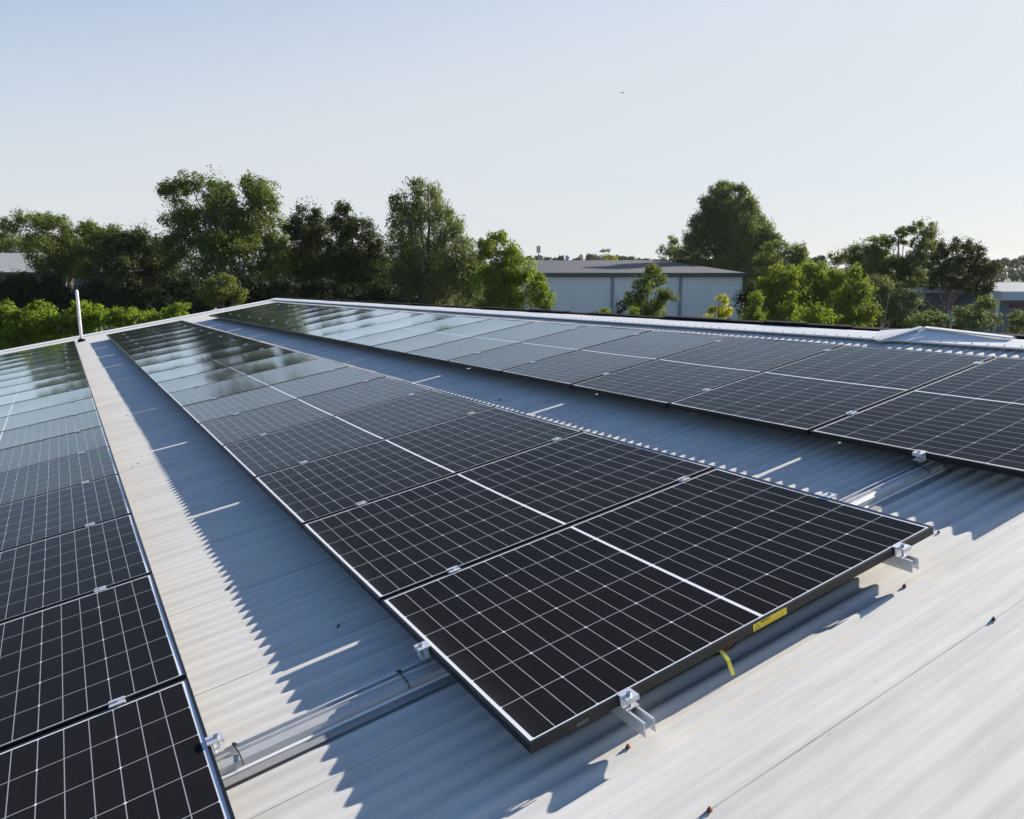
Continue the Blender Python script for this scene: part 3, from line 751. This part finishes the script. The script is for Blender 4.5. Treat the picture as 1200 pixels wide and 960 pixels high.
tree('leafy_tree', 'small yellow-green tree top showing just over the warehouse ridge', 'tree', 130, 717, [(714,302,5,4),(719,303,5,4)], 'yellow', G, 1.7, 1.2, limbs=False)

# ------------------------------------------------------------------ other buildings
def bld(name, label, D, px):
    g = at(px, HORIZON, D); r = empty(name, Matrix.Translation((g.x, g.y, 0))); return tag(r, label, 'building')
def wc(name, px, D, th):
    """local frame: x along the wall (turned by th), y away"""
    pass
M_GWALL = mat('grey_panel_wall', (.30, .345, .36), .6); _t = NT(M_GWALL)
_o = _t.obj(); _s = _t.n('ShaderNodeSeparateXYZ'); _t.l(_o, _s.inputs[0])
_l = _t.math('LESS_THAN', _t.math('FRACT', _t.math('DIVIDE', _s.outputs[0], .9)), .03)
_c = _t.ramp(_t.noise(_o, .6, 5, .6, (1, 1, .3)), [(.3, (.64, .69, .69)), (.7, (.69, .735, .73))])
_t.l(_t.mix(_t.math('MULTIPLY', _l, .25), _c, (.2, .23, .25)), _t.b.inputs['Base Color'])
def ribs(name, c, pitch, axis=0, rough=.5, dark=.75):
    m = mat(name, c, rough); t = NT(m); s = t.n('ShaderNodeSeparateXYZ'); o = t.obj(); t.l(o, s.inputs[0])
    f = t.math('LESS_THAN', t.math('FRACT', t.math('DIVIDE', s.outputs[axis], pitch)), .22)
    n_ = t.noise(o, 1.3, 5, .6)
    cc = t.mix(f, c, tuple(q*dark for q in c)); cc = t.mix(.3, cc, t.ramp(n_, [(.3, (.7, .7, .7)), (.7, (1, 1, 1))]), 'MULTIPLY')
    t.l(cc, t.b.inputs['Base Color']); return m
M_GROOF = ribs('grey_ribbed_roof', (.046, .050, .058), .5, 0, .75)
M_TRIM = mat('dark_trim', (.045, .06, .065), .5)
M_PIPE = mat('downpipe_paint', (.20, .24, .26), .5)
M_BLUEW = ribs('blue_grey_wall', (.12, .14, .165), .25, 0, .6, .85)
M_BLUER = ribs('blue_grey_roof', (.11, .125, .145), .4, 0, .5, .9)
M_FASC = mat('pale_fascia', (.42, .47, .54), .5)
M_LROOF = ribs('pale_ribbed_roof', (.30, .30, .285), .76, 0, .5, .45)

# grey warehouse behind the ridge
D = 68.0
wr = bld('warehouse', 'long grey metal warehouse with a dark low-pitched roof behind the ridge', D, 745)
base = Vector(wr.location)
xl = at(600, 318, D).x - base.x; xr = at(870, 318, D).x - base.x; ze = at(740, 320, D).z
rr = 15.0; zr = at(700, 305.0, D+rr).z; xrr = at(776, 305, D+rr).x - base.x
MB().box(xl, xr, 0, .25, 0, ze-.15).build('long_wall', M_GWALL, wr)
MB().add([(xr, .25, 0), (xr, .25, ze-.15), (xrr+.3, rr, zr-.2), (xr-1.0, 2*rr, ze-.15), (xr-1.0, 2*rr, 0)], [(0, 1, 2, 3, 4)]).build('end_wall', M_GWALL, wr)
MB().add([(xl-.1, -.35, ze), (xr+.3, -.35, ze), (xrr, rr, zr), (xl-.1, rr, zr), (xr-.6, 2*rr+.3, ze), (xl-.1, 2*rr+.3, ze)], [(0, 1, 2, 3), (3, 2, 4, 5), (1, 4, 2)]).build('roof', M_GROOF, wr)
gt = MB().box(xl-.1, xr+.32, -.5, -.352, ze-.28, ze+.02).box(xl, xr+.02, -.3, -.003, ze-.34, ze-.16).build('gutter', M_TRIM, wr)
for px in (718, 798):
    x = at(px, 318, D).x - base.x
    MB().box(x-.12, x+.12, -.14, -.004, 0, ze-.345).build('downpipe', M_PIPE, wr)
MB().box(xr-.06, xr+.05, -.06, .3, 0, ze-.36).build('corner_trim', M_FASC, wr)
vx = at(665, 305, D+rr).x - base.x
MB().tube([(vx, rr, zr-.1), (vx, rr, zr+.35)], .22, 10).tube([(vx, rr, zr+.35), (vx, rr, zr+.5)], [.35, .1], 10).build('roof_vent', M_FASC, wr)
# radio mast
mp = at(631, 314, 170); mz = at(631, 288, 170).z
mast = empty('radio_mast', Matrix.Translation((mp.x, mp.y, 0))); tag(mast, 'thin radio mast with a cluster of antennas rising behind the warehouse', 'mast')
MB().tube([(0,0,0), (0,0,mz)], [.22, .06], 8).build('pole', M_PIPE, mast)
for a in range(6):
    q = a*math.pi/3
    MB().box(.34*math.cos(q)-.07, .34*math.cos(q)+.07, .34*math.sin(q)-.07, .34*math.sin(q)+.07, mz-1.5, mz-.05).build('antenna', M_PIPE, mast)
MB().box(-.22, .22, -.22, .22, mz-2.4, mz-2.0).build('equipment_box', M_PIPE, mast)

# shed with ribbed roof at the far left
D = 56.0
lb = bld('shed', 'grey shed with a pale ribbed metal roof at the far left behind trees', D, 60)
base = Vector(lb.location)
x0 = at(-180, 318, D).x - base.x; x1 = at(48, 318, D).x - base.x; ze = at(40, 319, D).z; x2 = at(228, 318, D).x - base.x
zr = at(30, 296.5, D+10).z; x1r = at(37, 297, D+10).x - base.x; x2r = at(205, 297, D+10).x - base.x
MB().add([(x0, -.3, ze), (x2, -.3, ze), (x2r, 10, zr), (x0, 10, zr), (x2, 20, ze), (x0, 20, ze)], [(0, 1, 2, 3), (3, 2, 4, 5)]).build('roof', M_LROOF, lb)
MB().box(x0, x2-.3, 0, .2, 0, ze-.05).build('front_wall', M_BLUEW, lb)
MB().add([(x2-.3, .2, 0), (x2-.3, .2, ze-.05), (x2r-.2, 10, zr-.12), (x2-.3, 19.8, ze-.05), (x2-.3, 19.8, 0)], [(0, 1, 2, 3, 4)]).build('end_wall', M_BLUEW, lb)
MB().box(x0, x2, -.42, -.303, ze-.22, ze).build('gutter', M_TRIM, lb)

# blue-grey building at the right edge
D = 52.0
rb = bld('office_building', 'blue-grey building with a pale fascia and dark red sign at right edge', D, 1230)
base = Vector(rb.location)
x0 = at(1166, 350, D).x - base.x; x1 = at(1420, 350, D).x - base.x
z1 = at(1180, 341.5, D).z; z2 = at(1180, 351.5, D).z; zt = at(1180, 331.0, D+9).z
MB().box(x0+.25, x1, 0, .25, 0, z2-.004).build('front_wall', M_BLUEW, rb)
MB().box(x0, x1, -.7, .3, z2, z1).build('fascia', M_FASC, rb)
MB().add([(x0, -.7, z1+.004), (x1, -.7, z1+.004), (x1, 9, zt), (x0+.4, 9, zt), (x1, 18, z1), (x0+.4, 18, z1)], [(0, 1, 2, 3), (3, 2, 4, 5)]).build('roof', M_BLUER, rb)
MB().box(x0+.25, x0+.5, .26, 17, 0, z2-.004).build('side_wall', M_BLUEW, rb)
MB().box(x0+.02, x0+.22, -.25, -.05, z2-1.0, z2-.004).build('rainwater_head', M_FASC, rb)
MB().box(x0+.06, x0+.18, -.2, -.08, 0, z2-1.0).build('downpipe', M_PIPE, rb)
xs = at(1183, 358, D).x - base.x
MB().box(xs, xs+5, -.12, -.01, at(1190, 360.5, D).z, at(1190, 356.5, D).z).build('sign_board', mat('dark_red_sign', (.10, .018, .022), .6), rb)
MB().tube([(xs+.4, -1.5, z2-.8), (xs+1.9, -1.4, z1-.1)], .05, 8).build('stay_rod', M_TRIM, rb)
# lower wing seen through the trees
wg = bld('annex_building', 'low dark annex with a pale roof edge glimpsed through the right trees', 57, 1110)
base = Vector(wg.location); D = 57.0
x0 = at(1076, 340, D).x - base.x; x1 = at(1160, 340, D).x - base.x; za = at(1100, 334.5, D).z; zb = at(1100, 343, D).z
MB().box(x0, x1, -.6, 8, zb, za).build('roof_edge', mat('pale_roof_edge', (.32, .33, .33), .5), wg)
MB().box(x0+.6, x1, 0, 7.5, 0, zb-.004).build('wall', M_BLUEW, wg)
xd = at(1108, 360, D).x - base.x
MB().box(xd, xd+.12, -.06, -.003, 0, at(1108, 361, D).z).box(xd+.12, xd+1.3, -.06, -.003, at(1108, 361, D).z-.15, at(1108, 361, D).z).box(xd+1.3, xd+1.42, -.06, -.003, 0, at(1108, 361, D).z).build('door_frame', M_WHITE, wg)
MB().box(at(1136, 370, D).x-base.x, at(1143, 370, D).x-base.x, -.05, -.003, at(1140, 388, D).z, at(1140, 372, D).z).build('window', M_FASC, wg)
pp = at(1121, 314, 40)
tag(MB().tube([(pp.x, pp.y, 0), (pp.x, pp.y, at(1121, 366, 40).z)], .06, 8).build('steel_post', M_PIPE), 'thin grey steel post standing before the dark annex wall', 'post')

# bird high over the warehouse
bp = at(729.5, 109, 90)
bd = MB()
bd.tube([(-.16, 0, 0), (-.08, 0, .01), (.05, 0, .01), (.16, 0, -.01)], [.01, .045, .05, .01], 8)
bd.add([(-.04, .02, .02), (.07, .02, .02), (.03, .24, .09), (-.05, .42, .05), (-.04, -.02, .02), (.07, -.02, .02), (.03, -.24, .09), (-.05, -.42, .05),
        (-.04, .02, .01), (.07, .02, .01), (.03, .24, .08), (-.05, .42, .04), (-.04, -.02, .01), (.07, -.02, .01), (.03, -.24, .08), (-.05, -.42, .04)],
       [(0,1,2,3), (4,7,6,5), (8,11,10,9), (12,13,14,15), (0,3,11,8), (1,9,10,2), (2,10,11,3), (4,12,15,7), (5,6,14,13), (6,7,15,14)])
bo = bd.build('bird', mat('grey_feathers', (.12, .12, .13), .8)); bo.location = bp; bo.rotation_euler = (.1, 0, .5)
tag(bo, 'tiny bird flying high in the sky above the warehouse', 'bird')

# ------------------------------------------------------------------ thin summer haze in the air, under the sky
hz = MB().box(-1200, 1200, -60, 1500, -1, 24).build('haze', None)
hm = bpy.data.materials.new('haze'); hm.use_nodes = True; hn = hm.node_tree; hn.nodes.clear()
ho = hn.nodes.new('ShaderNodeOutputMaterial'); hv = hn.nodes.new('ShaderNodeVolumePrincipled')
hv.inputs['Color'].default_value = (.86, .90, .95, 1); hv.inputs['Density'].default_value = HAZE; hv.inputs['Anisotropy'].default_value = .2
hn.links.new(hv.outputs[0], ho.inputs['Volume']); hz.data.materials.append(hm)
tag(hz, 'thin pale summer haze softening the far trees', 'haze', None, 'stuff')
